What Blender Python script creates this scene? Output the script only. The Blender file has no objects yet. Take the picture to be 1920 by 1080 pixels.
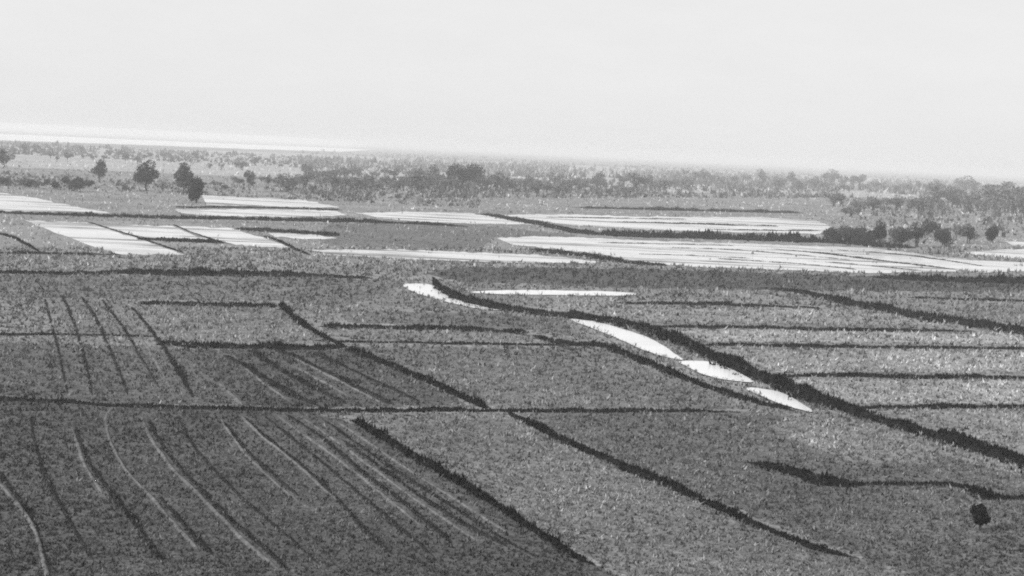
import bpy, math, random
import numpy as np
from mathutils import Matrix, Vector

# ------------------------------------------------------------------ camera, world, sun
SC = bpy.context.scene
H = 25.0                       # the view is taken from a 25 m rise above the fields
FPX = 2637.0                   # focal length in photo pixels (about 40 degrees across)
ROLL = math.radians(2.7)
HOR = 282.0                    # horizon row at the middle of the photo
PITCH = math.atan((540 - HOR) * math.cos(ROLL) / FPX)
F = Vector((0, math.cos(PITCH), -math.sin(PITCH)))
R0 = Vector((1, 0, 0))
U0 = R0.cross(F)
XC = R0 * math.cos(ROLL) + U0 * math.sin(ROLL)
YC = -R0 * math.sin(ROLL) + U0 * math.cos(ROLL)
cam_d = bpy.data.cameras.new('camera')
cam = bpy.data.objects.new('camera', cam_d)
SC.collection.objects.link(cam)
cam.matrix_world = Matrix(((XC.x, YC.x, -F.x, 0), (XC.y, YC.y, -F.y, 0), (XC.z, YC.z, -F.z, H), (0, 0, 0, 1)))
cam_d.sensor_width = 36.0
cam_d.lens = 36.0 * FPX / 1920
cam_d.clip_start = 0.5
cam_d.clip_end = 80000
SC.camera = cam

SUN_EL, SUN_AZ = math.radians(33), math.radians(-112)      # azimuth clockwise from +Y (view direction)
W = bpy.data.worlds.new("World")
SC.world = W
W.use_nodes = True
nt = W.node_tree
bgn = nt.nodes['Background']
sky = nt.nodes.new('ShaderNodeTexSky')
sky.sky_type = 'NISHITA'
sky.sun_disc = False
sky.sun_elevation = SUN_EL
sky.sun_rotation = SUN_AZ
sky.air_density = 1.6
sky.dust_density = 1.5
sky.ozone_density = 1.0
bw = nt.nodes.new('ShaderNodeRGBToBW')                       # black and white film
nt.links.new(sky.outputs[0], bw.inputs[0])
# thin even overcast: part clear-sky gradient, mostly a bright veil of cloud with a little structure
tc = nt.nodes.new('ShaderNodeTexCoord')
mp = nt.nodes.new('ShaderNodeMapping'); mp.inputs['Scale'].default_value = (1, 1, 3.5)
nt.links.new(tc.outputs['Generated'], mp.inputs[0])
cl = nt.nodes.new('ShaderNodeTexNoise'); cl.inputs['Scale'].default_value = 9; cl.inputs['Detail'].default_value = 9; cl.inputs['Roughness'].default_value = .72
nt.links.new(mp.outputs[0], cl.inputs['Vector'])
veil = nt.nodes.new('ShaderNodeMapRange')
veil.inputs['From Min'].default_value = .3; veil.inputs['From Max'].default_value = .7
veil.inputs['To Min'].default_value = 8.0; veil.inputs['To Max'].default_value = 8.35
nt.links.new(cl.outputs['Fac'], veil.inputs['Value'])
mxs = nt.nodes.new('ShaderNodeMix'); mxs.inputs[0].default_value = .9
nt.links.new(bw.outputs[0], mxs.inputs[2]); nt.links.new(veil.outputs[0], mxs.inputs[3])
nt.links.new(mxs.outputs[0], bgn.inputs['Color'])
bgn.inputs['Strength'].default_value = 0.107
sd = bpy.data.lights.new('sun', 'SUN')
sd.energy = 3.2
sd.angle = math.radians(2.0)
sd.color = (1, 1, 1)
sun = bpy.data.objects.new('sun', sd)
SC.collection.objects.link(sun)
sdir = Vector((math.sin(SUN_AZ) * math.cos(SUN_EL), math.cos(SUN_AZ) * math.cos(SUN_EL), math.sin(SUN_EL)))
sun.rotation_euler = sdir.to_track_quat('Z', 'Y').to_euler()
sun.location = (0, 0, 60)
SC.view_settings.view_transform = 'Standard'
SC.view_settings.look = 'None'
SC.view_settings.exposure = 0.0
SC.view_settings.gamma = 1.0
SC.cycles.volume_bounces = 1
SC.cycles.use_denoising = False
SC.cycles.filter_width = 1.9

HAZE = 0.00027

# ------------------------------------------------------------------ helpers
rng = np.random.default_rng(7)
random.seed(7)
C = SC.collection

def hy(x):
    return HOR + (x - 960) * math.tan(ROLL)

def g(x, y, z=0.0):
    """ground point seen at photo pixel x, y"""
    d = F * FPX + XC * (x - 960) - YC * (y - 540)
    t = (z - H) / d.z
    return Vector((d.x * t, d.y * t, z))

def dist(x, y):
    p = g(x, y)
    return math.sqrt(p.x ** 2 + p.y ** 2 + H * H)

def project(P):
    d = P - np.array([0, 0, H])
    zz = d @ np.array(F)
    return 960 + FPX * (d @ np.array(XC)) / zz, 540 - FPX * (d @ np.array(YC)) / zz

def mesh_from(name, V, Fc, mats, midx=None, tone=None):
    """V (n,3); Fc (m,k) all of one size"""
    V = np.asarray(V, dtype=np.float32); Fc = np.asarray(Fc, dtype=np.int32)
    m = bpy.data.meshes.new(name)
    k = Fc.shape[1]
    m.vertices.add(len(V)); m.vertices.foreach_set('co', V.ravel())
    m.loops.add(Fc.size); m.loops.foreach_set('vertex_index', Fc.ravel())
    m.polygons.add(len(Fc))
    m.polygons.foreach_set('loop_start', np.arange(0, Fc.size, k, dtype=np.int32))
    for a in mats: m.materials.append(a)
    if midx is not None: m.polygons.foreach_set('material_index', np.asarray(midx, dtype=np.int32))
    m.update(calc_edges=True)
    if tone is not None:
        at = m.attributes.new('tone', 'FLOAT', 'FACE')
        at.data.foreach_set('value', np.asarray(tone, dtype=np.float32))
    return m

def link(name, mesh, parent=None, loc=None):
    o = bpy.data.objects.new(name, mesh)
    C.objects.link(o)
    if loc is not None: o.location = loc
    if parent is not None: o.parent = parent
    return o

def tag(o, label=None, cat=None, group=None, kind=None):
    if label: o['label'] = label
    if cat: o['category'] = cat
    if group: o['group'] = group
    if kind: o['kind'] = kind
    return o

def grey(v): return (v, v, v, 1)

def base_mat(name):
    m = bpy.data.materials.new(name); m.use_nodes = True
    n = m.node_tree
    b = n.nodes['Principled BSDF']
    b.inputs['Roughness'].default_value = 0.95
    b.inputs['Specular IOR Level'].default_value = 0.15
    return m, n, b

def ramp(n, src, stops, interp='LINEAR'):
    r = n.nodes.new('ShaderNodeValToRGB')
    r.color_ramp.interpolation = interp
    e = r.color_ramp.elements
    e[0].position, e[0].color = stops[0][0], grey(stops[0][1])
    e[1].position, e[1].color = stops[1][0], grey(stops[1][1])
    for p, v in stops[2:]:
        k = e.new(p); k.color = grey(v)
    n.links.new(src, r.inputs[0])
    return r.outputs[0]

def noise(n, scale, detail=8, rough=0.6, vec=None, dims='3D'):
    t = n.nodes.new('ShaderNodeTexNoise')
    t.inputs['Scale'].default_value = scale
    t.inputs['Detail'].default_value = detail
    t.inputs['Roughness'].default_value = rough
    n.links.new(vec, t.inputs['Vector'])
    return t.outputs['Fac']

def math_n(n, op, a, b=None, clamp=False):
    m = n.nodes.new('ShaderNodeMath'); m.operation = op; m.use_clamp = clamp
    for i, v in enumerate((a, b)):
        if v is None: continue
        if isinstance(v, (int, float)): m.inputs[i].default_value = v
        else: n.links.new(v, m.inputs[i])
    return m.outputs[0]

def position(n):
    return n.nodes.new('ShaderNodeNewGeometry').outputs['Position']

def soil_mat(name, alb, contrast=1.0, patch=1.0):
    """ground or crop surface: mottled at every size from hand breadths to hundreds of metres"""
    m, n, b = base_mat(name)
    P = position(n)
    fine = ramp(n, noise(n, 3.2, 6, 0.75, P), [(0.32, 1 - .62 * contrast), (0.68, 1 + .62 * contrast)])
    mid = ramp(n, noise(n, 0.45, 6, 0.7, P), [(0.3, 1 - .42 * contrast), (0.7, 1 + .42 * contrast)])
    big = ramp(n, noise(n, 0.035, 5, 0.62, P), [(0.3, 1 - .3 * patch), (0.7, 1 + .3 * patch)])
    v = math_n(n, 'MULTIPLY', math_n(n, 'MULTIPLY', fine, mid), big)
    v = math_n(n, 'MULTIPLY', v, alb)
    v = math_n(n, 'MINIMUM', v, 0.7)
    n.links.new(v, b.inputs['Base Color'])
    bp = n.nodes.new('ShaderNodeBump')
    bp.inputs['Strength'].default_value = 0.6
    bp.inputs['Distance'].default_value = 0.12
    n.links.new(noise(n, 1.6, 6, 0.7, P), bp.inputs['Height'])
    n.links.new(bp.outputs[0], b.inputs['Normal'])
    return m

def leaf_mat(name, alb, var=0.5, use_tone=True):
    m, n, b = base_mat(name)
    P = position(n)
    v = ramp(n, noise(n, 0.35, 4, 0.7, P), [(0.3, 1 - var), (0.7, 1 + var)])
    v = math_n(n, 'MULTIPLY', v, alb)
    if use_tone:
        a = n.nodes.new('ShaderNodeAttribute'); a.attribute_name = 'tone'
        v = math_n(n, 'MULTIPLY', v, a.outputs['Fac'])
    v = math_n(n, 'MINIMUM', v, 0.75)
    n.links.new(v, b.inputs['Base Color'])
    return m

def water_mat(name, silt, rough, mud=0.0):
    """silty water over pale mud, with streaks of wet mud and weed where it runs shallow"""
    m, n, b = base_mat(name)
    P = position(n)
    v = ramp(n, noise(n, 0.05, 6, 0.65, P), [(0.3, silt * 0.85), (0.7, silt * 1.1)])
    b.inputs['Roughness'].default_value = rough
    b.inputs['IOR'].default_value = 1.33
    if mud:
        mp = n.nodes.new('ShaderNodeMapping'); mp.inputs['Scale'].default_value = (.12, 1, 1)
        n.links.new(P, mp.inputs[0])
        k = ramp(n, noise(n, 0.10, 9, 0.7, mp.outputs[0]), [(mud, 0), (mud + .13, 1)])
        mx = n.nodes.new('ShaderNodeMix'); mx.data_type = 'RGBA'
        n.links.new(k, mx.inputs[0]); n.links.new(v, mx.inputs[6]); mx.inputs[7].default_value = grey(.13)
        v = mx.outputs[2]
        n.links.new(math_n(n, 'SUBTRACT', .5, math_n(n, 'MULTIPLY', k, .5)), b.inputs['Specular IOR Level'])
        n.links.new(math_n(n, 'ADD', rough, math_n(n, 'MULTIPLY', k, .75)), b.inputs['Roughness'])
    else:
        b.inputs['Specular IOR Level'].default_value = 0.5
    n.links.new(v, b.inputs['Base Color'])
    bp = n.nodes.new('ShaderNodeBump')
    bp.inputs['Strength'].default_value = 0.15
    bp.inputs['Distance'].default_value = 0.02
    n.links.new(noise(n, 1.2, 4, 0.6, P), bp.inputs['Height'])
    n.links.new(bp.outputs[0], b.inputs['Normal'])
    return m

M_GROUND = soil_mat('field_soil', 0.21)
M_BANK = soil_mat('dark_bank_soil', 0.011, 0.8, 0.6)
M_RIDGE = soil_mat('dry_ridge_soil', 0.135, .9, 1.4)
M_CROP = leaf_mat('crop_leaves', 0.13, 0.35)
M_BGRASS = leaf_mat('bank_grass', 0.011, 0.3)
M_LEAF = leaf_mat('tree_leaves', 0.055, 0.3)
M_PALELEAF = leaf_mat('haze_lightened_tree_leaves', 0.15, 0.4)  # far leaves lightened in colour to make up for the thin haze
M_DARKLEAF = leaf_mat('dark_bush_leaves', 0.018, 0.2)
M_WOOD, _n, _b = base_mat('bark')
_n.links.new(ramp(_n, noise(_n, 2.0, 5, 0.6, position(_n)), [(0.3, 0.03), (0.7, 0.09)]), _b.inputs['Base Color'])
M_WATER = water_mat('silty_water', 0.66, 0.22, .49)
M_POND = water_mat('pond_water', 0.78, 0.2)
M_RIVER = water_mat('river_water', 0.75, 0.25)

# ------------------------------------------------------------------ ground
def ground_sheet():
    ys = np.concatenate([np.linspace(-300, 0, 4), np.geomspace(20, 30000, 60)])
    xs = np.concatenate([-np.geomspace(20, 30000, 40)[::-1], [0], np.geomspace(20, 30000, 40)])
    X, Y = np.meshgrid(xs, ys)
    V = np.stack([X.ravel(), Y.ravel(), np.zeros(X.size)], 1)
    w = len(xs)
    i = np.arange((len(ys) - 1) * w).reshape(len(ys) - 1, w)[:, :-1].ravel()
    return link('ground', mesh_from('ground', V, np.stack([i, i + 1, i + w + 1, i + w], 1), [M_GROUND]))
tag(ground_sheet(), 'flat open farmland reaching to the hazy horizon', kind='structure')

def resample(pts, step_px=14):
    out = [pts[0]]
    for a, b in zip(pts[:-1], pts[1:]):
        n = max(1, int(math.hypot(b[0] - a[0], b[1] - a[1]) / step_px))
        for i in range(1, n + 1):
            t = i / n
            out.append(tuple(a[k] + (b[k] - a[k]) * t for k in range(len(a))))
    return out

def smooth(pts, it=2):
    for _ in range(it):
        o = [pts[0]]
        for a, b in zip(pts[:-1], pts[1:]):
            o.append(tuple(a[k] * .75 + b[k] * .25 for k in range(len(a))))
            o.append(tuple(a[k] * .25 + b[k] * .75 for k in range(len(a))))
        o.append(pts[-1]); pts = o
    return pts

POLYS = []     # (kind, pixel polygon as array)
def sheet(name, poly, mat, z, jag=1.0, label=None, kind='structure', water=False):
    if name == 'pond':                                   # round the corners of the ponds
        for _ in range(2):
            poly = [tuple(a[k] * f + b[k] * (1 - f) for k in range(2)) for a, b in zip(poly, list(poly[1:]) + [poly[0]]) for f in (.75, .25)]
        name = 'pond_water'
    p = resample(list(poly) + [poly[0]], 10)[:-1]
    q = []
    for i, (x, y) in enumerate(p):
        far = max(6.0, y - hy(x))
        a = jag * min(2.0, far / 90.0)
        q.append((x + random.uniform(-4, 4) * jag, y + random.uniform(-.8, .8) * a))
    V = [g(x, max(y, hy(x) + 2.2), z) for x, y in q]
    me = bpy.data.meshes.new(name)
    me.from_pydata([tuple(v) for v in V], [], [list(range(len(V)))])
    me.materials.append(mat)
    if me.polygons[0].normal.z < 0: me.flip_normals()
    o = link(name, me)
    tag(o, label, kind=kind)
    if water: POLYS.append(np.array(p))
    return o

# cropped fields, each its own tone of crop and soil
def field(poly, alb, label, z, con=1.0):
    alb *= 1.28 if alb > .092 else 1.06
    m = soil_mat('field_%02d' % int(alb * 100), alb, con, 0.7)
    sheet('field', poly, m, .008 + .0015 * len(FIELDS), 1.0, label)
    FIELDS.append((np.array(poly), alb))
FIELDS = []
field([(-500, 815), (-100, 745), (160, 752), (560, 768), (690, 800), (900, 925), (1120, 1060), (1300, 1150), (900, 1300), (-800, 1300)], 0.090, 'dark ridged field', 0.010)
field([(690, 776), (960, 776), (1120, 850), (1290, 925), (1500, 1010), (1640, 1060), (1760, 1200), (1400, 1200), (1130, 1058), (910, 925), (760, 835)], 0.128, 'pale wedge shaped field', 0.014)
field([(970, 774), (1240, 772), (1400, 772), (1560, 790), (1750, 850), (1960, 905), (2150, 1150), (1800, 1110), (1640, 1050), (1300, 922), (1090, 830)], 0.098, 'grey field beside the dike', 0.012)
field([(1480, 780), (1620, 795), (1760, 835), (1760, 870), (1600, 868), (1500, 830), (1440, 800)], 0.15, 'lighter ground beside the dike', 0.020)
field([(650, 650), (960, 650), (1150, 655), (1250, 700), (1380, 752), (1370, 765), (1100, 766), (930, 764), (850, 735), (760, 690)], 0.125, 'central field', 0.014)
field([(340, 655), (640, 655), (760, 700), (880, 760), (560, 764), (460, 760), (360, 700)], 0.086, 'dark streaked triangle of ground', 0.016)
field([(-200, 640), (330, 650), (450, 757), (200, 755), (-200, 742)], 0.095, 'ridged field strip', 0.012)
field([(300, 575), (520, 575), (570, 612), (600, 636), (420, 640), (300, 625)], 0.14, 'small light field', 0.014)
field([(90, 560), (230, 565), (300, 625), (140, 625)], 0.135, 'small light ridged field', 0.015)
field([(1480, 712), (1700, 712), (2100, 715), (2150, 756), (1700, 757), (1600, 757)], 0.215, 'light level field', 0.014)
field([(1340, 656), (1700, 658), (2100, 662), (2150, 700), (1700, 699), (1460, 698)], 0.205, 'light level field', 0.014)
field([(1240, 618), (1600, 622), (2100, 632), (2100, 646), (1500, 642), (1320, 640)], 0.24, 'light narrow field', 0.014)
field([(1180, 580), (1520, 582), (1700, 592), (1850, 612), (1500, 606), (1230, 604)], 0.195, 'light field by the dike', 0.014)
field([(1640, 770), (2100, 768), (2150, 880), (1900, 840), (1760, 805)], 0.18, 'light field by the dike', 0.014)
field([(1500, 552), (1700, 562), (2100, 570), (2100, 608), (1850, 600), (1640, 572)], 0.15, 'field by the slanting bank', 0.012)
field([(640, 582), (940, 588), (1050, 598), (1100, 636), (1000, 618), (650, 604)], 0.105, 'field by the pond', 0.012)
field([(610, 616), (960, 624), (980, 640), (700, 636)], 0.14, 'narrow light field strip', 0.014)
field([(-300, 516), (600, 518), (760, 530), (640, 575), (520, 562), (250, 560), (-300, 550)], 0.115, 'rough pasture', 0.010)
field([(860, 500), (1240, 505), (1640, 518), (2100, 530), (2100, 548), (1500, 545), (1200, 540), (860, 528), (800, 512)], 0.078, 'dark rough pasture', 0.012)
field([(620, 418), (880, 420), (1080, 440), (1080, 446), (930, 444), (900, 466), (620, 462), (590, 445)], 0.10, 'dark scrub ground between the flooded fields', 0.02)
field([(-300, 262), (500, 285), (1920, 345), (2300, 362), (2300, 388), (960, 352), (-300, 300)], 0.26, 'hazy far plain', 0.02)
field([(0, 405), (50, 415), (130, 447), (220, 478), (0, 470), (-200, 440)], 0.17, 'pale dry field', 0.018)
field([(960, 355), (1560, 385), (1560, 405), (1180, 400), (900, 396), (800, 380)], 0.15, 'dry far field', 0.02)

# ------------------------------------------------------------------ water
WL = [
 ('river_water', [(-500, 232), (0, 251), (300, 264), (640, 278), (700, 281), (640, 284.5), (470, 279.5), (300, 273), (0, 263), (-500, 241)], 'broad pale river along the horizon'),
 ('paddy_water', [(-300, 352), (0, 362), (60, 369), (125, 384), (215, 401), (120, 398), (0, 396), (-300, 388)], ''),
 ('paddy_water', [(48, 413), (90, 415), (160, 418), (205, 430), (262, 449), (345, 478), (220, 477), (130, 446), (90, 430)], ''),
 ('paddy_water', [(185, 421), (325, 424), (375, 445), (392, 449), (275, 446), (215, 431)], ''),
 ('paddy_water', [(338, 424), (435, 428), (490, 445), (548, 464), (500, 463), (440, 458), (395, 447), (352, 433)], ''),
 ('paddy_water', [(380, 366), (450, 369), (560, 374), (640, 388), (600, 390), (500, 387), (385, 384)], ''),
 ('paddy_water', [(325, 393), (470, 392), (630, 395), (650, 403), (560, 407), (420, 405), (340, 401)], ''),
 ('paddy_water', [(500, 437), (590, 440), (635, 447), (560, 448), (515, 444)], ''),
 ('paddy_water', [(665, 399), (760, 397), (880, 399), (925, 406), (1000, 421), (880, 419), (770, 415), (710, 408)], ''),
 ('paddy_water', [(580, 469), (720, 467), (900, 474), (1000, 477), (1060, 483), (1140, 493), (1000, 493), (800, 488), (620, 479)], ''),
 ('paddy_water', [(930, 402), (1080, 402), (1200, 406), (1400, 407), (1528, 413), (1560, 425), (1538, 439), (1400, 436), (1200, 430), (1080, 423), (990, 411)], ''),
 ('paddy_water', [(930, 447), (1000, 443), (1130, 447), (1250, 452), (1400, 457), (1560, 462), (1640, 466), (1740, 478), (1820, 496), (1790, 510), (1620, 512), (1480, 507), (1300, 500), (1210, 492), (1120, 476), (1030, 466), (960, 458)], ''),
 ('paddy_water', [(1800, 474), (1870, 468), (1960, 466), (2200, 476), (2200, 493), (1960, 486), (1870, 482)], ''),
 ('paddy_water', [(1740, 480), (1840, 488), (1960, 493), (2200, 500), (2200, 514), (1960, 508), (1830, 511), (1770, 498)], ''),
 ('paddy_water', [(1880, 452), (2200, 462), (2200, 470), (1900, 460)], ''),
 ('pond_water', [(748, 533), (785, 531), (812, 534), (835, 546), (868, 560), (908, 573), (950, 582), (900, 580), (832, 565), (776, 548)], 'pale pond beside the head of the dike'),
 ('pond_water', [(872, 547), (960, 543), (1100, 545), (1205, 549), (1180, 555), (1050, 553), (900, 551)], 'thin bright strip of water beyond the dike'),
 ('pond_water', [(1060, 597), (1100, 600), (1140, 608), (1175, 619), (1210, 630), (1242, 646), (1268, 665), (1286, 676), (1255, 671), (1222, 662), (1185, 646), (1148, 630), (1105, 613)], 'pale pond along the dike'),
 ('pond_water', [(1266, 677), (1300, 676), (1335, 677), (1372, 692), (1400, 706), (1418, 718), (1385, 715), (1350, 710), (1312, 700), (1288, 687)], 'small pale pond along the dike'),
 ('pond_water', [(1392, 726), (1430, 728), (1462, 734), (1495, 750), (1532, 775), (1495, 766), (1455, 755), (1420, 739)], 'smallest pale pond along the dike'),
]
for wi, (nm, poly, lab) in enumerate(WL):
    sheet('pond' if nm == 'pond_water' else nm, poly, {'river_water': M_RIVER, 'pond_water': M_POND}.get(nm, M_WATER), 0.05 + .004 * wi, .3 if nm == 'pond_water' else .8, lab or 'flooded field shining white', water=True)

def in_poly(px, py, poly):
    x, y = poly[:, 0], poly[:, 1]
    x2, y2 = np.roll(x, -1), np.roll(y, -1)
    r = np.zeros(px.shape, bool)
    for a, b, c, d in zip(x, y, x2, y2):
        k = ((b > py) != (d > py)) & (px < (c - a) * (py - b) / (d - b + 1e-12) + a)
        r ^= k
    return r

# ------------------------------------------------------------------ blades of grass and crop
def blades(P, size, tone, mat, name, k=3, wide=0.5, lean=0.35):
    """k upright pointed blades at every point of P"""
    n = len(P)
    P = np.repeat(P, k, 0); s = np.repeat(size, k) * rng.uniform(.6, 1.15, n * k); t = np.repeat(tone, k) * rng.uniform(.7, 1.3, n * k)
    a = rng.uniform(0, math.pi, n * k)
    off = rng.normal(0, .35, (n * k, 2)) * s[:, None]
    c = P + np.c_[off, np.zeros(n * k)]
    w = s * wide
    dx = np.c_[np.cos(a) * w, np.sin(a) * w, np.zeros(n * k)]
    tip = c + np.c_[rng.normal(0, lean, (n * k, 2)) * s[:, None], s]
    V = np.stack([c - dx / 2, c + dx / 2, tip], 1).reshape(-1, 3)
    Fc = np.arange(len(V)).reshape(-1, 3)
    return mesh_from(name, V, Fc, [mat], tone=t)

# ------------------------------------------------------------------ banks
BANKPX = []
KT = 1.42
def bank(name, cat, label, pts, group, body=M_BANK, grass=M_BGRASS, hk=0.5, dens=1.0, gs=1.0, wk=0.45, body_only=False):
    """pts: (x, y, apparent thickness in photo pixels). A low ridge of earth with rough grass along its top."""
    pts = resample(smooth([tuple(map(float, p)) for p in pts], 2), 7)
    W_, h_, w_ = [], [], []
    for i, (x, y, t) in enumerate(pts):
        d = dist(x, y)
        xa, ya, _ = pts[max(0, i - 1)]; xb, yb, _ = pts[min(len(pts) - 1, i + 1)]
        L = math.hypot(xb - xa, yb - ya) + 1e-6
        tx, ty = (xb - xa) / L, (yb - ya) / L                     # direction of the line as it is seen
        tp = t * KT * max(.35, abs(tx))                           # thickness across that line
        A, Bq = g(xa, ya), g(xb, yb)
        e = Vector((Bq.x - A.x, Bq.y - A.y, 0)).normalized()
        P0 = g(x, y); P1 = P0 + Vector((-e.y, e.x, 0)) * .5
        u0, v0 = project(np.array(P0)); u1, v1 = project(np.array(P1))
        ppm = abs((u1 - u0) * -ty + (v1 - v0) * tx) / .5          # photo pixels per metre of width
        W_.append(np.array(g(x, y + t * .3)))
        h_.append(hk * tp * d / FPX / max(.45, abs(tx)))
        w_.append(min(6.0, max(0.3, wk * tp / ppm)))
    W_ = np.array(W_); h_ = np.array(h_); w_ = np.array(w_)
    # resample in world units
    seg = np.r_[0, np.cumsum(np.linalg.norm(np.diff(W_, axis=0), axis=1))]
    n = int(min(1400, max(24, seg[-1] / 0.45)))
    s = np.linspace(0, seg[-1], n)
    Cx = np.stack([np.interp(s, seg, W_[:, i]) for i in range(3)], 1)
    h = np.interp(s, seg, h_); w = np.interp(s, seg, w_)
    def slow(step):
        kk = max(4, int(seg[-1] / step) + 2)
        return np.interp(s, np.linspace(0, seg[-1], kk), rng.uniform(-1, 1, kk))
    rough = 1 + .26 * slow(2.2 * max(.6, h.mean())) + .24 * slow(9.0 * max(.6, h.mean()))
    h = h * rough; w = w * (1 + .22 * slow(3.0) + .18 * slow(14.0))
    taper = np.clip(np.minimum(s, seg[-1] - s) / (seg[-1] * .03 + .5), 0.05, 1)
    T = np.gradient(Cx, axis=0); T /= np.linalg.norm(T, axis=1)[:, None] + 1e-9
    N = np.c_[-T[:, 1], T[:, 0], np.zeros(n)]
    wob = np.convolve(rng.normal(0, 1, n + 8), np.ones(9) / 3, 'valid')
    Cx = Cx + N * (wob * w * .10)[:, None]
    hh = h * taper * (1 + .22 * np.convolve(rng.normal(0, 1, n + 4), np.ones(5) / 2.2, 'valid'))
    hh = np.maximum(hh, .04)
    prof = [(-.5, -.02), (-.36, .38), (-.16, .62), (0.0, .66), (.16, .62), (.36, .38), (.5, -.02)]
    k = len(prof)
    V = np.zeros((n, k, 3))
    for j, (a, b) in enumerate(prof):
        ww = w * taper ** .5 * (1 + rng.normal(0, .10, n))
        V[:, j] = Cx + N * (a * ww)[:, None]
        V[:, j, 2] = b * hh * (1 + rng.normal(0, .12, n)) if 0 < j < k - 1 else -0.03
    o0 = Cx[n // 2].copy(); o0[2] = 0
    i = (np.arange(n - 1)[:, None] * k + np.arange(k - 1)[None]).ravel()
    me = mesh_from(name, (V - o0).reshape(-1, 3), np.stack([i, i + k, i + k + 1, i + 1], 1), [body])
    o = link(name, me, loc=o0)
    tag(o, label, cat, group)
    BANKPX.append([(x, y, max(t, 2.5)) for x, y, t in pts])
    if not body_only:
        m = int(min(11000, seg[-1] * dens * 11 / max(.5, h.mean())))
        u = rng.uniform(0, n - 1.001, m); q = u.astype(int)
        lat = rng.normal(0, .36, m)
        P = Cx[q] + T[q] * rng.uniform(-.3, .3, m)[:, None] + N[q] * (lat * w[q])[:, None]
        P[:, 2] = np.clip(.66 - np.abs(lat) * 1.2, 0, 1) * hh[q] * .95
        size = (h[q] * rng.uniform(.35, .95, m) + .04) * gs * (.4 + .6 * taper[q])
        gm = blades(P - o0, size, np.where(rng.uniform(0, 1, m) < .07, rng.uniform(4, 9, m), rng.uniform(.4, 1.7, m)), grass, 'grass', 3, .55, .25)
        gr = link('grass', gm, o)
    return o

GB = 'grassy banks between the fields'
def B(label, *pts, **k):
    return bank(k.pop('name', 'grass_bank'), k.pop('cat', 'bank'), label, pts, k.pop('group', GB), **k)

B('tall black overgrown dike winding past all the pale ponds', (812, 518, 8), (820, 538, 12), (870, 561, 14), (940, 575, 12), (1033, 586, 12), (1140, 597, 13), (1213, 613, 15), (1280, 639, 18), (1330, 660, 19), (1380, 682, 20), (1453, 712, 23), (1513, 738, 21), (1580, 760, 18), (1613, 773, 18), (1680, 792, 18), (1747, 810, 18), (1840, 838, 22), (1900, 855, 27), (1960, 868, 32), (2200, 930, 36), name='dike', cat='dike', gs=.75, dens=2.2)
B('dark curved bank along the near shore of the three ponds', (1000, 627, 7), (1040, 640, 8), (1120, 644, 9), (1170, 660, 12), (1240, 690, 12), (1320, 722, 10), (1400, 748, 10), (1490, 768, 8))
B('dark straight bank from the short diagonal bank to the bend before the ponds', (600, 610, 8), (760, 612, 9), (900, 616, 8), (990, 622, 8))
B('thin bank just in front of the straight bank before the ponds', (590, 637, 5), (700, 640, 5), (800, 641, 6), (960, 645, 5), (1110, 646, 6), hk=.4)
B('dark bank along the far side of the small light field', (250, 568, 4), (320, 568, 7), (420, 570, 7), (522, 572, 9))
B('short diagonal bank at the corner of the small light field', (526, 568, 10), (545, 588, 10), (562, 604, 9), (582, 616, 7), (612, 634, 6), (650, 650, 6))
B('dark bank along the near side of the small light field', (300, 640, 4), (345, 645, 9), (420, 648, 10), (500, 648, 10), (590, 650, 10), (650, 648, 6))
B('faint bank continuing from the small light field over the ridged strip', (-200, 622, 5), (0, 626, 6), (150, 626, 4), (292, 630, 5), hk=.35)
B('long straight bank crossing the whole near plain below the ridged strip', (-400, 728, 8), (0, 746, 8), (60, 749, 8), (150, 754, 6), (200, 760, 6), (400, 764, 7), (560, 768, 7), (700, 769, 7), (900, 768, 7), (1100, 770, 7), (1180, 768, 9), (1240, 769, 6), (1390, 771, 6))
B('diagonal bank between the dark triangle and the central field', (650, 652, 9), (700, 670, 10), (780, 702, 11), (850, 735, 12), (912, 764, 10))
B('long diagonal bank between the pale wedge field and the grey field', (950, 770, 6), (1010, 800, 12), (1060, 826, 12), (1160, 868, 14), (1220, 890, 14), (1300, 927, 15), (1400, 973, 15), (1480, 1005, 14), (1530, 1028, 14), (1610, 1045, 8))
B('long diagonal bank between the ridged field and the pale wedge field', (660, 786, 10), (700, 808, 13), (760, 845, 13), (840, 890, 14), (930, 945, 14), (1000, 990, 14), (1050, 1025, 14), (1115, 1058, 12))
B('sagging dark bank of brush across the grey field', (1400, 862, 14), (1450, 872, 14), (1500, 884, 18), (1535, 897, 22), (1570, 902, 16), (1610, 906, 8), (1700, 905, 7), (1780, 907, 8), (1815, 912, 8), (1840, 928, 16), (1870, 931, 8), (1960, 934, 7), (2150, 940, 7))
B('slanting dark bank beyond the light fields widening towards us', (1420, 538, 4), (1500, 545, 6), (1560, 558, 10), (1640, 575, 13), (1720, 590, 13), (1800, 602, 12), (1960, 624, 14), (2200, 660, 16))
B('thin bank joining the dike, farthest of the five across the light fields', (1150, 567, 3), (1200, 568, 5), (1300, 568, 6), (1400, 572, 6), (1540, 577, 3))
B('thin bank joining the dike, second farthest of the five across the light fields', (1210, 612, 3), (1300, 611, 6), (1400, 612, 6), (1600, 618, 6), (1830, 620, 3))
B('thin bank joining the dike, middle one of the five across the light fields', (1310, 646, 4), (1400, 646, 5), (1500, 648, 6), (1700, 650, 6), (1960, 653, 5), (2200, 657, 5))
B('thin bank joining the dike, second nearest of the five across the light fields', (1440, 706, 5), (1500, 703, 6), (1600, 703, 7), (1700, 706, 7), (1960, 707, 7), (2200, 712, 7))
B('thin bank joining the dike, nearest of the five across the light fields', (1600, 764, 6), (1660, 761, 8), (1720, 762, 8), (1800, 762, 8), (1960, 760, 9), (2200, 764, 9))
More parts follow.
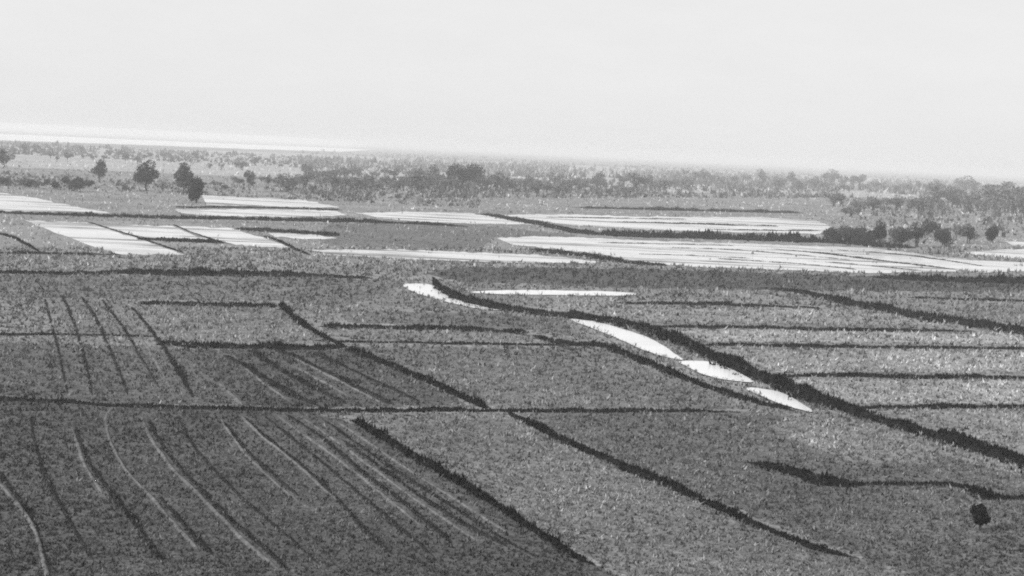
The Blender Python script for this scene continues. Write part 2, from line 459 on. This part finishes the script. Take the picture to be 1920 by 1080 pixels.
B('very thin bank beyond the slanting dark bank', (1700, 556, 3), (1780, 560, 4), (1960, 565, 4), (2200, 572, 4))
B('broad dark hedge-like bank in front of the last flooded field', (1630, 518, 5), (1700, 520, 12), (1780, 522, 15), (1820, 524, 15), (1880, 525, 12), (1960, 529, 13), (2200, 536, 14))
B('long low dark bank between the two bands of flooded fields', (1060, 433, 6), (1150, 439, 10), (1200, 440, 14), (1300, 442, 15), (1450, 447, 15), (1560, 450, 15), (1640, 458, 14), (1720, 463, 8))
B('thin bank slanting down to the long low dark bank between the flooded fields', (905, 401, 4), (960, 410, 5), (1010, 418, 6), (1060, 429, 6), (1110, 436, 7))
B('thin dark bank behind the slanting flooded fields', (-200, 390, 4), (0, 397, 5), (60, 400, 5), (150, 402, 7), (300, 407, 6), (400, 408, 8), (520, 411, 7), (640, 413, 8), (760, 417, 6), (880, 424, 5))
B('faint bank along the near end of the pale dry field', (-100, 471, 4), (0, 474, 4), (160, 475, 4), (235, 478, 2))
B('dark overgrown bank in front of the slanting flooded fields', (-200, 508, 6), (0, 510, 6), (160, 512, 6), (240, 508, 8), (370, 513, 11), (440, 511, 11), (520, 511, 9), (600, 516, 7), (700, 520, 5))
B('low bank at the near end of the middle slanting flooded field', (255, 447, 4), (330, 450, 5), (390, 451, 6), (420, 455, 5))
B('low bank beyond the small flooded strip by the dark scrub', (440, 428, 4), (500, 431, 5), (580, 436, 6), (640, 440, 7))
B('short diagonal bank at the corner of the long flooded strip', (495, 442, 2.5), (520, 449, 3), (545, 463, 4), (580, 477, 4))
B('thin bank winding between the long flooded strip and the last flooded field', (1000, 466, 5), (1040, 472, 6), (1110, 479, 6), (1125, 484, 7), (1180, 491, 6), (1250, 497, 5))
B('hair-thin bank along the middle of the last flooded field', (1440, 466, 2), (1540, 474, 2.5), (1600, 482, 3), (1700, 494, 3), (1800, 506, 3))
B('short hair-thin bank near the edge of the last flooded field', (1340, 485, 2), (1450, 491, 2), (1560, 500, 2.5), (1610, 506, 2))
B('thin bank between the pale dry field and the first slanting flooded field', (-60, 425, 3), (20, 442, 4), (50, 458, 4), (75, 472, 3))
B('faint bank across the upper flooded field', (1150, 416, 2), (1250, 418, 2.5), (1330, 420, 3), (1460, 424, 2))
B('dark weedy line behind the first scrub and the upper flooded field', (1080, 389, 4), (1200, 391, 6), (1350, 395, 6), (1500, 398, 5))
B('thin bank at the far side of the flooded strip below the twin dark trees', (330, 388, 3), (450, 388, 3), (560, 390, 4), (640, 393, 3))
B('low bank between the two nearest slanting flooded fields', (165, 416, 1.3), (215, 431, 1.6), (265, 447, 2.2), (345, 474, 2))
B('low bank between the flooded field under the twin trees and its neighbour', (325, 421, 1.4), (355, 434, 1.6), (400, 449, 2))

HL = 'hair-thin bank in the last flooded field, '
B(HL + 'farthest from us', (1110, 455, 1.6), (1240, 457, 2), (1380, 461, 1.5))
B(HL + 'starting below the long low dark bank', (1250, 464, 1.6), (1380, 468, 2), (1520, 480, 2), (1600, 489, 1.5))
B(HL + 'just behind the nearest one', (1190, 476, 1.6), (1300, 479, 2), (1420, 485, 1.6))
B(HL + 'reaching towards the broad hedge-like bank', (1500, 488, 1.6), (1620, 497, 2.2), (1730, 508, 2))
B(HL + 'closest to the clump of dark trees', (1560, 468, 1.6), (1680, 476, 2.4), (1760, 486, 2.4), (1850, 500, 1.6))
B('hair-thin bank at the far side of the upper flooded field', (1020, 407, 1.5), (1150, 409, 2), (1290, 411, 1.5))
B('hair-thin bank near the end of the upper flooded field', (1330, 430, 1.6), (1440, 432, 2.2), (1540, 432, 2))

# ------------------------------------------------------------------ plough ridges
GR = 'curving earth ridges in the ploughed fields'
def Rg(label, *pts, **k):
    return bank('earth_ridge', 'ridge', label, pts, GR, body=M_RIDGE, body_only=True, hk=.55, wk=.8, **k)
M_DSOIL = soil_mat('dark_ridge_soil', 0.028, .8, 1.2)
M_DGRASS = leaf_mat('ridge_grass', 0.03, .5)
def Dg(label, *pts, **k):
    return bank('grass_ridge', 'ridge', label, pts, 'dark weedy ridges in the ploughed fields', hk=.5, wk=.75, body=M_DSOIL, grass=M_DGRASS, **k)
Rg('pale curved ridge with a hooked top just below the long straight bank', (210, 764, 4), (198, 780, 5), (199, 800, 6), (207, 830, 6), (235, 880, 6), (270, 918, 6), (310, 962, 6), (345, 1000, 7), (375, 1032, 8))
Rg('longest brightest pale ridge of the ridged field', (266, 775, 4), (270, 795, 5), (285, 825, 6), (310, 862, 6), (360, 915, 6), (410, 963, 7), (460, 1015, 8), (495, 1045, 9), (520, 1064, 9))
Rg('short pale ridge beside the hooked one', (135, 800, 3), (148, 840, 4), (158, 870, 6), (172, 895, 5), (192, 925, 4))
Rg('pale ridge beginning under the dark triangle', (414, 782, 4), (422, 800, 4), (440, 825, 4), (465, 855, 4), (510, 900, 5), (560, 940, 5), (600, 965, 4))
Rg('pale ridge second from the dark diagonal bank at its top', (450, 778, 4), (470, 798, 4), (500, 825, 4), (560, 872, 4), (600, 910, 4), (650, 950, 4))
Rg('pale ridge next to the dark diagonal bank', (555, 775, 3), (600, 805, 4), (650, 840, 4), (715, 890, 4), (780, 935, 4), (850, 985, 5), (900, 1015, 4))
Rg('pale ridge at the corner of the dark ploughed field', (0, 905, 5), (25, 935, 5), (50, 965, 5), (70, 1000, 5), (85, 1060, 6), (95, 1120, 6))
Rg('short pale ridge just above the long straight bank', (412, 718, 3), (430, 735, 4), (455, 757, 4))
Rg('upper short pale ridge in the streaked triangle', (560, 690, 3), (600, 712, 4), (650, 740, 3))
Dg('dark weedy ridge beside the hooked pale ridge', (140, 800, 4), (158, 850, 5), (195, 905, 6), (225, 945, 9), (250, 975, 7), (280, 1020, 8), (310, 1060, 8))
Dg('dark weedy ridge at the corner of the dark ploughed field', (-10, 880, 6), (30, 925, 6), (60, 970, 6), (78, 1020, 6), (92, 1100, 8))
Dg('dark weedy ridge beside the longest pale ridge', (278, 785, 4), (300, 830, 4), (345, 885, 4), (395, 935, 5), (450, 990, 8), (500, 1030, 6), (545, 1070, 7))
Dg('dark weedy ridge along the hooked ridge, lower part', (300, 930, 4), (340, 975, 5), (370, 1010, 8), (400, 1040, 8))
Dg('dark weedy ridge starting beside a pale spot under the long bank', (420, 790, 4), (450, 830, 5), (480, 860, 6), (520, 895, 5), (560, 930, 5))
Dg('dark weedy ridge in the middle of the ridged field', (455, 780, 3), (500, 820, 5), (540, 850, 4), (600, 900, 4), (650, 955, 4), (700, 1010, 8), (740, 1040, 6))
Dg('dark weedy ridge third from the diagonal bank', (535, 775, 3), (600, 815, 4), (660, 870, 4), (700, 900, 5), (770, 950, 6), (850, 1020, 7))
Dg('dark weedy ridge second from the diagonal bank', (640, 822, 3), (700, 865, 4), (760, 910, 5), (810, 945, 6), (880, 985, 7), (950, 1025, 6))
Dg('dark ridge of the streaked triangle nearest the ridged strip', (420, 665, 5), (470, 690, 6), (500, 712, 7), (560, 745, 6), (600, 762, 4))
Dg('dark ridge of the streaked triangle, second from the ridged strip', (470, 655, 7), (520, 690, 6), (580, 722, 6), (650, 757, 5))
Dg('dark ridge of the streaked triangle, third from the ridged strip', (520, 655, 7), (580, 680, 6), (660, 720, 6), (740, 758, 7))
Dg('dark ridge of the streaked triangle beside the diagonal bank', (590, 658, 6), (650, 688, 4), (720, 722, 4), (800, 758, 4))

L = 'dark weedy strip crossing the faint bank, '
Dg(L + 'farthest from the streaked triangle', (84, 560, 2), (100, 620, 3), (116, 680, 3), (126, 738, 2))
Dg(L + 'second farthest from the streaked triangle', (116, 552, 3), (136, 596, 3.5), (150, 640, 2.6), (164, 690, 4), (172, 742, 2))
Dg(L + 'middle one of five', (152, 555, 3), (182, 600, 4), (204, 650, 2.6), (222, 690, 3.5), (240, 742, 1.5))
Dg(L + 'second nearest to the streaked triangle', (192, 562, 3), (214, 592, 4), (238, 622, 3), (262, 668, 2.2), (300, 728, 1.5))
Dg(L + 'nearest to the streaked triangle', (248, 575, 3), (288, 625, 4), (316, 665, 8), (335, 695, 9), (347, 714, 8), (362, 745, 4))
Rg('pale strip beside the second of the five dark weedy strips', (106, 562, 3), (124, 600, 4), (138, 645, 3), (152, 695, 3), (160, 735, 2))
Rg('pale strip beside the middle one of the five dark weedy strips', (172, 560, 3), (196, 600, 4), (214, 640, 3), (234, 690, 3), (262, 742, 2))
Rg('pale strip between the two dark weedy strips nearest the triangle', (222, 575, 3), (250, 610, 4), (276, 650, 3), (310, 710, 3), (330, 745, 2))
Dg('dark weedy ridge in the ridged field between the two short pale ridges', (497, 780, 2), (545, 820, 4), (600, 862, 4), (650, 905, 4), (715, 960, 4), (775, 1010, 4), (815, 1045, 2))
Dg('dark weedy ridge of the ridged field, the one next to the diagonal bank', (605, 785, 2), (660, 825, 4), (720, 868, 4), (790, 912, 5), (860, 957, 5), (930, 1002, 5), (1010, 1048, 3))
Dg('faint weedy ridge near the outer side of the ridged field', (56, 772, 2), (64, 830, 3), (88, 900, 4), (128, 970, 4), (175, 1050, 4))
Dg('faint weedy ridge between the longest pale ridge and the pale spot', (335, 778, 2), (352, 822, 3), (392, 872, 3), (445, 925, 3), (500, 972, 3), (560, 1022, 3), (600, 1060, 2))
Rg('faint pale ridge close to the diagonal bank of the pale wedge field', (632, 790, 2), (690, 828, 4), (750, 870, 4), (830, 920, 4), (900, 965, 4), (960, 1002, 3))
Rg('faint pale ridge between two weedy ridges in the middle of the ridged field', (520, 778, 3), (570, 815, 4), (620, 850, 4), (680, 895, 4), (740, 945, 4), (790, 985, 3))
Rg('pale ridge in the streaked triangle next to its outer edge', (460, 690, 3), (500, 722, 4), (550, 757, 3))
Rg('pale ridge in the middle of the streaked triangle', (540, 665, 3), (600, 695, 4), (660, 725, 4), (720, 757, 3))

# ------------------------------------------------------------------ trees and bushes
def tube(P, r, k=6):
    P = np.array(P, float); r = np.array(r, float)
    T = np.gradient(P, axis=0); T /= np.linalg.norm(T, axis=1)[:, None]
    ref = np.array([1, 0, 0.1])
    A = np.cross(T, ref); A /= np.linalg.norm(A, axis=1)[:, None]
    Bv = np.cross(T, A)
    V = []
    for i in range(len(P)):
        for j in range(k):
            a = 2 * math.pi * j / k
            V.append(P[i] + r[i] * (math.cos(a) * A[i] + math.sin(a) * Bv[i]))
    Fq = [(i * k + j, i * k + (j + 1) % k, (i + 1) * k + (j + 1) % k, (i + 1) * k + j) for i in range(len(P) - 1) for j in range(k)]
    return V, Fq

def tree_meshes(name, h, rx, rz, zc, lobes, leaves, ls, trunk_r, leafm, stems=1):
    """crown of leaf clumps inside an uneven ellipsoid; tapered trunk with limbs reaching the clumps"""
    V, Fq = [], []
    cen = []
    for i in range(lobes):
        while True:
            u = rng.uniform(-1, 1, 3)
            if .15 < np.linalg.norm(u) < 1: break
        u = u / np.linalg.norm(u) * rng.uniform(.35, .85)
        cen.append(np.array([u[0] * rx, u[1] * rx, zc + u[2] * rz]))
    for s in range(stems):
        base = np.array([rng.normal(0, .12) * rx * (stems > 1), rng.normal(0, .12) * rx * (stems > 1), -0.1])
        top = np.array([rng.normal(0, .08) * rx, rng.normal(0, .08) * rx, zc])
        P = [base + (top - base) * t + np.array([rng.normal(0, .02) * h, rng.normal(0, .02) * h, 0]) * (0 < t < 1) for t in (0, .25, .5, .75, 1)]
        v, f = tube(P, np.array([1.25, .95, .8, .65, .4]) * trunk_r)
        o = len(V); V += v; Fq += [tuple(a + o for a in q) for q in f]
        for c in cen[s::stems][:6]:
            st = P[2] + (P[3] - P[2]) * rng.uniform(-1, 1)
            mid = (st + c) / 2 + np.array([0, 0, -.05 * h])
            v, f = tube([st, mid, c], np.array([.5, .35, .12]) * trunk_r, 5)
            o = len(V); V += v; Fq += [tuple(a + o for a in q) for q in f]
    tm = mesh_from('trunk', V, Fq, [M_WOOD])
    per = leaves // lobes
    LV, tone = [], []
    for c in cen:
        R = np.array([rx, rx, rz]) * rng.uniform(.3, .55)
        d = rng.normal(0, 1, (per, 3)); d /= np.linalg.norm(d, axis=1)[:, None]
        p = c + d * R * (rng.uniform(.35, 1.08, per) ** .6)[:, None]
        LV.append(p); tone.append(rng.uniform(.55, 1.5, per) * rng.uniform(.7, 1.35))
    p = np.concatenate(LV); tone = np.concatenate(tone)
    p[:, 2] = np.maximum(p[:, 2], .04 * h)
    a = rng.normal(0, 1, (len(p), 3)); a /= np.linalg.norm(a, axis=1)[:, None]
    b = np.cross(a, rng.normal(0, 1, (len(p), 3))); b /= np.linalg.norm(b, axis=1)[:, None]
    s = (ls * rng.uniform(.5, 1.2, len(p)))[:, None]
    Q = np.stack([p - a * s, p - b * s * .6, p + a * s, p + b * s * .6], 1).reshape(-1, 3)
    cm = mesh_from('crown', Q, np.arange(len(Q)).reshape(-1, 4), [leafm], tone=tone)
    return tm, cm, h

# every variant is one unit scale of metres; placed trees are scaled by their height
VAR = {
 'round': tree_meshes('t', 10, 4.2, 3.6, 6.3, 13, 2600, .34, .28, M_LEAF),
 'tall': tree_meshes('t', 10, 2.7, 4.4, 5.5, 13, 2400, .30, .24, M_LEAF),
 'wide': tree_meshes('t', 10, 5.6, 3.2, 6.2, 16, 2800, .36, .32, M_LEAF),
 'loose': tree_meshes('t', 10, 3.6, 3.8, 5.9, 9, 1200, .34, .22, M_LEAF, 2),
 'small': tree_meshes('t', 10, 3.8, 4.2, 5.6, 8, 1500, .36, .26, M_LEAF),
 'bush': tree_meshes('t', 10, 8.0, 4.6, 5.0, 14, 2000, .55, .25, M_LEAF, 3),
 'lowbush': tree_meshes('t', 10, 11., 4.6, 4.8, 16, 2200, .62, .25, M_LEAF, 4),
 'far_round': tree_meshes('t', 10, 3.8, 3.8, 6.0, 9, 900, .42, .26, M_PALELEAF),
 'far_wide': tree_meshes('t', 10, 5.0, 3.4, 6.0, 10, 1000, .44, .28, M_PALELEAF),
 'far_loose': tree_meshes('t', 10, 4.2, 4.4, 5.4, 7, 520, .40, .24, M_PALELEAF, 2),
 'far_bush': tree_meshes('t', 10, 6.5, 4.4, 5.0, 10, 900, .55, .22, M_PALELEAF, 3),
 'raggedbush': tree_meshes('t', 10, 4.3, 3.9, 5.6, 22, 2600, .5, .3, M_DARKLEAF, 4),
 'darkbush': tree_meshes('t', 10, 4.9, 4.7, 5.4, 16, 3600, .42, .3, M_DARKLEAF, 2),
}
def plant(x, y, hpx, var, name, cat, label, group=None, wf=1.0):
    tm, cm, h = VAR[var]
    p = g(x, y)
    s = hpx * dist(x, y) / FPX / h
    r = bpy.data.objects.new(name, None)
    C.objects.link(r)
    r.location = p; r.rotation_euler.z = random.uniform(0, 6.28)
    r.scale = (s * wf, s * wf, s)
    r.empty_display_size = 1
    tag(r, label, cat, group)
    t = link('trunk', tm, r); c = link('crown', cm, r)
    return r

T, Bu = ('tree', 'tree'), ('bush', 'bush')
plant(187, 342, 40, 'round', *T, 'lone round-crowned tree standing by itself on the plain beyond the first flooded field', wf=1.0)
plant(275, 358, 58, 'tall', *T, 'tall pale oval tree beside the pair of dark trees', wf=1.5)
plant(344, 364, 55, 'round', *T, 'darker taller tree of the touching pair behind the flooded strip', wf=.9)
plant(367, 380, 42, 'darkbush', *T, 'black small tree of the touching pair, nearest the flooded strip', wf=.85)
plant(6, 316, 34, 'round', *T, 'hazy round tree at the very edge of the plain beyond the river flats', wf=1.1)
plant(146, 359, 28, 'bush', *Bu, 'grey spreading bush in front of the lone round-crowned tree', wf=.8)
plant(466, 349, 32, 'small', *T, 'small hazy tree between the dark pair and the long wood', wf=1.0)
plant(502, 351, 24, 'loose', *T, 'thin hazy tree just before the long wood begins', wf=1.1)
plant(868, 358, 56, 'wide', *T, 'highest broad tree rising above the middle of the long wood')
plant(1860, 454, 26, 'darkbush', *Bu, 'compact black round bush standing alone by the last flooded field', wf=.95)
plant(1838, 994, 50, 'raggedbush', *Bu, 'ragged black bush alone in the grey field near the sagging bank', wf=.86)
BANKPX.append([(1830, 985, 26), (1838, 985, 26), (1848, 985, 26)])
plant(1648, 458, 46, 'tall', *T, 'pointed dark tree at the end of the long low dark bank', wf=1.0)
plant(1690, 462, 38, 'bush', *Bu, 'broad dark bush next to the pointed tree by the flooded field', wf=.7)
plant(1718, 463, 44, 'loose', *T, 'dark forked tree in the clump by the last flooded field', wf=1.2)
plant(1768, 463, 36, 'bush', *Bu, 'dark bush on the open side of the clump by the last flooded field', wf=.62)
plant(1815, 457, 36, 'loose', *T, 'grey loose small tree between the clump and the round black bush', wf=1.2)

def scatter(n, xr, base, hr, vars_, name, cat, label, group, wr=(.85, 1.3)):
    """base(x) and hr(x) in photo pixels"""
    for i in range(n):
        x = xr[0] + (xr[1] - xr[0]) * (i + random.uniform(.1, .9)) / n
        b0, b1 = base(x); h0, h1 = hr(x)
        plant(x, random.uniform(b0, b1), random.uniform(h0, h1), random.choice(vars_), name, cat, label, group, random.uniform(*wr))

V1 = ['far_round', 'far_wide', 'far_loose', 'far_loose', 'far_bush']
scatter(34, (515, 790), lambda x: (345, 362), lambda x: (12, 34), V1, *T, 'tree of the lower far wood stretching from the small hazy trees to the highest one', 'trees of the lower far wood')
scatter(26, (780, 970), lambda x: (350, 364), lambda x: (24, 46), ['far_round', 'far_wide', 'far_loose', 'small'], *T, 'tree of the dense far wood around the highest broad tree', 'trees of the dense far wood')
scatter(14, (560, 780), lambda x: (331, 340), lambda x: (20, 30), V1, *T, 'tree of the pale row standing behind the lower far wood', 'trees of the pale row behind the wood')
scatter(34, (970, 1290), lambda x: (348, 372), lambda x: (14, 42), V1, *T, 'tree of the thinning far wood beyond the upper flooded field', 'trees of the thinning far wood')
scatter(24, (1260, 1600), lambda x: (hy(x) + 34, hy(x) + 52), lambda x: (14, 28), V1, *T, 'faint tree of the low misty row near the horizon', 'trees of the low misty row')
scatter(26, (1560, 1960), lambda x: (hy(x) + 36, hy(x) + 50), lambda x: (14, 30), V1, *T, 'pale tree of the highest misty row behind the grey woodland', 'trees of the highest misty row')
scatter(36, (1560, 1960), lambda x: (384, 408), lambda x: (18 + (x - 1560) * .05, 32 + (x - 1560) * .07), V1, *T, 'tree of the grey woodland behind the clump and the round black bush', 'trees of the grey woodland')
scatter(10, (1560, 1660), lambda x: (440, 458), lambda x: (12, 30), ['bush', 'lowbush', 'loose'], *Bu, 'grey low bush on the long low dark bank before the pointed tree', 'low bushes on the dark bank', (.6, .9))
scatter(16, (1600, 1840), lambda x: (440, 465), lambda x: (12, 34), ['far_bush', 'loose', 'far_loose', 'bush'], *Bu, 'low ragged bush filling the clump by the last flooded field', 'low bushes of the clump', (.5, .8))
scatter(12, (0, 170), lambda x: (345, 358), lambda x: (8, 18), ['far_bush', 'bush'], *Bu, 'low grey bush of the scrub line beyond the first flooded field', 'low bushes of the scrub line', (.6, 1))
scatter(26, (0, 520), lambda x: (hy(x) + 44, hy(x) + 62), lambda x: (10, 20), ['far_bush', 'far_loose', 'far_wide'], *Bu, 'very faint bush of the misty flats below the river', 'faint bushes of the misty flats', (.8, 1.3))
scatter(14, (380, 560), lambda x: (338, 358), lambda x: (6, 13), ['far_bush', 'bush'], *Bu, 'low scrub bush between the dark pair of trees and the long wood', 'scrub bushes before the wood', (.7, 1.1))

# far woodland melting into the haze: nobody could count it
def far_wood():
    n = 15000
    x = rng.uniform(-300, 2300, n)
    off = 15 + 34 * rng.beta(1.6, 1.3, n)
    dens = np.clip((x - 520) / 260, .12, 1) * (.55 + .45 * np.sin(x * .021) * np.sin(x * .0063 + 1))
    keep = (rng.uniform(0, 1, n) < dens) & ((x > 560) | (off > 30))
    x, off = x[keep], off[keep]
    y = HOR + (x - 960) * math.tan(ROLL) + off
    P = np.array([g(a, b) for a, b in zip(x, y)])
    size = rng.uniform(2, 7, len(P)) * np.where(x > 560, 1, .5)
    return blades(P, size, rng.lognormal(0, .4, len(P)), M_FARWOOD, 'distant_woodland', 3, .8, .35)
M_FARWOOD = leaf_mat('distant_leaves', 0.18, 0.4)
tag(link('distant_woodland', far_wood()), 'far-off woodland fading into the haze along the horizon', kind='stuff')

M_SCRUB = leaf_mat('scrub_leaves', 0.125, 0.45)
def far_scrub():
    n = 16000
    x = rng.uniform(-300, 1700, n)
    off = np.where(rng.uniform(0, 1, n) < .6, rng.uniform(30, 52, n), rng.uniform(88, 112, n))
    dens = .55 + .45 * np.sin(x * .017 + 2) * np.sin(x * .041)
    keep = (rng.uniform(0, 1, n) < dens) & ((off < 60) | (x < 900)) & ((off > 60) | (x < 800))
    x, off = x[keep], off[keep]
    y = HOR + (x - 960) * math.tan(ROLL) + off
    # thicker scrub round the trees and along the foot of the far woods
    x2 = np.r_[rng.uniform(1530, 2200, 5200), rng.uniform(600, 1560, 5200)]
    y2 = np.r_[rng.uniform(368, 462, 5200), rng.uniform(338, 372, 5200)]
    k2 = rng.uniform(0, 1, len(x2)) < .6 + .4 * np.sin(x2 * .023) * np.sin(y2 * .16)
    k2 &= rng.uniform(0, 1, len(x2)) < np.where(np.arange(len(x2)) < 5200, np.clip((x2 - 1520 - (462 - y2) * .5) / 230, 0, .75) * (.5 + .5 * (np.abs(y2 - 400) < 22)), .8)
    k2 &= ~((x2 > 1790) & (y2 > 448))
    x, y = np.r_[x, x2[k2]], np.r_[y, y2[k2]]
    P = np.array([g(a, b) for a, b in zip(x, y)])
    d = np.linalg.norm(P[:, :2], axis=1)
    size = np.where(np.arange(len(x)) < len(x) - k2.sum(), 4.2, 6.2) * d / FPX * rng.lognormal(-.2, .4, len(P))
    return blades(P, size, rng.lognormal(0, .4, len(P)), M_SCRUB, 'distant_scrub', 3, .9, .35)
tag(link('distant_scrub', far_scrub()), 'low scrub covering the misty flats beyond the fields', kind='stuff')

# ------------------------------------------------------------------ crop and weeds over the fields
WEEDS_SHADE = [(520, 668, 90, 16, .5), (640, 680, 90, 16, .6), (560, 720, 120, 22, .75), (300, 510, 240, 9, .6), (640, 515, 120, 10, .75), (1330, 517, 170, 11, .65),
         (1120, 512, 120, 9, .7), (1490, 522, 40, 9, .6), (1760, 528, 200, 8, .6), (1530, 900, 60, 14, .45), (1430, 865, 40, 9, .5), (1600, 880, 150, 20, .85), (1570, 1025, 60, 18, .5),
         (1110, 1045, 50, 18, .4), (1640, 1050, 90, 20, .6), (930, 1050, 120, 24, .6), (60, 1050, 130, 70, .6), (390, 1030, 60, 16, .5), (480, 1010, 60, 22, .6), (1180, 660, 60, 9, .7),  # the large lower-left ellipse is corner vignetting painted into the crop
         (1300, 720, 90, 9, .8), (40, 630, 80, 12, .7), (1450, 810, 120, 14, .8), (820, 455, 180, 9, .5), (700, 440, 90, 8, .6), (1470, 790, 60, 12, .8), (240, 970, 50, 12, .6), (1880, 1040, 110, 26, .7), (1846, 994, 30, 7, .4)]  # last ellipse paints the ragged bush's shadow into the crop tone
def crop(n, ymin, ymax, spx, name, label, tone_f, k=3):
    x = rng.uniform(-350, 2270, n)
    y = rng.uniform(ymin, ymax, n)
    ok = np.ones(n, bool)
    for poly in POLYS: ok &= ~in_poly(x, y, poly)
    wet = ~ok & (rng.uniform(0, 1, n) < .012)
    ok |= wet
    # no crop on the banks themselves, nor just in front of them where it would hide them
    gx0, gy0 = -400, 200
    busy = np.zeros((1100, 2800), bool)
    for pl in BANKPX:
        for bx, by, bt in pl:
            i, j = int(bx - gx0), int(by - gy0)
            r0, r1 = max(0, j - int(bt * .5)), j + int(bt * .4) + int(spx * .5)
            busy[r0:r1, max(0, i - 6):i + 6] = True
    ii, jj = np.clip((x - gx0).astype(int), 0, 2799), np.clip((y - gy0).astype(int), 0, 1099)
    ok &= ~(busy[jj, ii] & (rng.uniform(0, 1, n) < .93))
    x, y = x[ok], y[ok]
    px, py = x - 960, y - 540
    D = np.array(F)[None] * FPX + np.array(XC)[None] * px[:, None] - np.array(YC)[None] * py[:, None]
    ok = D[:, 2] < -18
    D, x, y = D[ok], x[ok], y[ok]
    P = D * (-H / D[:, 2])[:, None]
    P[:, 2] += H
    P[:, 2] = 0
    d = np.linalg.norm(P[:, :2], axis=1)
    size = np.minimum(spx * d / FPX, 1.8) * np.minimum(rng.lognormal(-.35, .4, len(P)), 1.3)
    alb = np.full(len(P), .17)
    for poly, a in FIELDS: alb[in_poly(x, y, poly)] = a
    # weeds come and go in patches some metres across
    ph = P[:, 0] * .21 + 1.7 * np.sin(P[:, 1] * .09) ; qh = P[:, 1] * .13 + 1.3 * np.sin(P[:, 0] * .11)
    pat = 1 + .3 * np.sin(ph) * np.sin(qh) + .22 * np.sin(ph * .31 + 1) * np.sin(qh * .37 + 2)
    tone = alb / .13 * tone_f(len(P)) * pat
    for wx, wy, wrx, wry, wf_ in WEEDS_SHADE:
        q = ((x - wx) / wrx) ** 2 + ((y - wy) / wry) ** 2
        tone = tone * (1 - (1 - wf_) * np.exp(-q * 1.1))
    o = link(name, blades(P, size, tone, M_CROP, name, k, .62, .5))
    tag(o, label, kind='stuff')
def tones(n):
    t = rng.lognormal(0, .62, n)
    return np.clip(t, .2, 1.6) * 1.08
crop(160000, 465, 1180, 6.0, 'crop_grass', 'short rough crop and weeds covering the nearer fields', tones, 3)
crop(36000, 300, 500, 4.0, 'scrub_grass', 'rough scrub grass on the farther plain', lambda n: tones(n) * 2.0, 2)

# ------------------------------------------------------------------ haze
def haze_box():
    x0, x1, y0, y1, z0, z1 = -31000, 31000, -600, 31000, -1.0, 34.0
    V = [(x, y, z) for z in (z0, z1) for x, y in ((x0, y0), (x1, y0), (x1, y1), (x0, y1))]
    Fq = [(0, 3, 2, 1), (4, 5, 6, 7), (0, 1, 5, 4), (1, 2, 6, 5), (2, 3, 7, 6), (3, 0, 4, 7)]
    m = bpy.data.materials.new('haze'); m.use_nodes = True
    n = m.node_tree; n.nodes.clear()
    out = n.nodes.new('ShaderNodeOutputMaterial')
    v = n.nodes.new('ShaderNodeVolumePrincipled')
    v.inputs['Color'].default_value = grey(0.97)
    v.inputs['Density'].default_value = HAZE
    v.inputs['Anisotropy'].default_value = 0.0
    n.links.new(v.outputs[0], out.inputs['Volume'])
    o = link('haze', mesh_from('haze', V, Fq, [m]))
    tag(o, 'pale haze over the plain', kind='stuff')
haze_box()
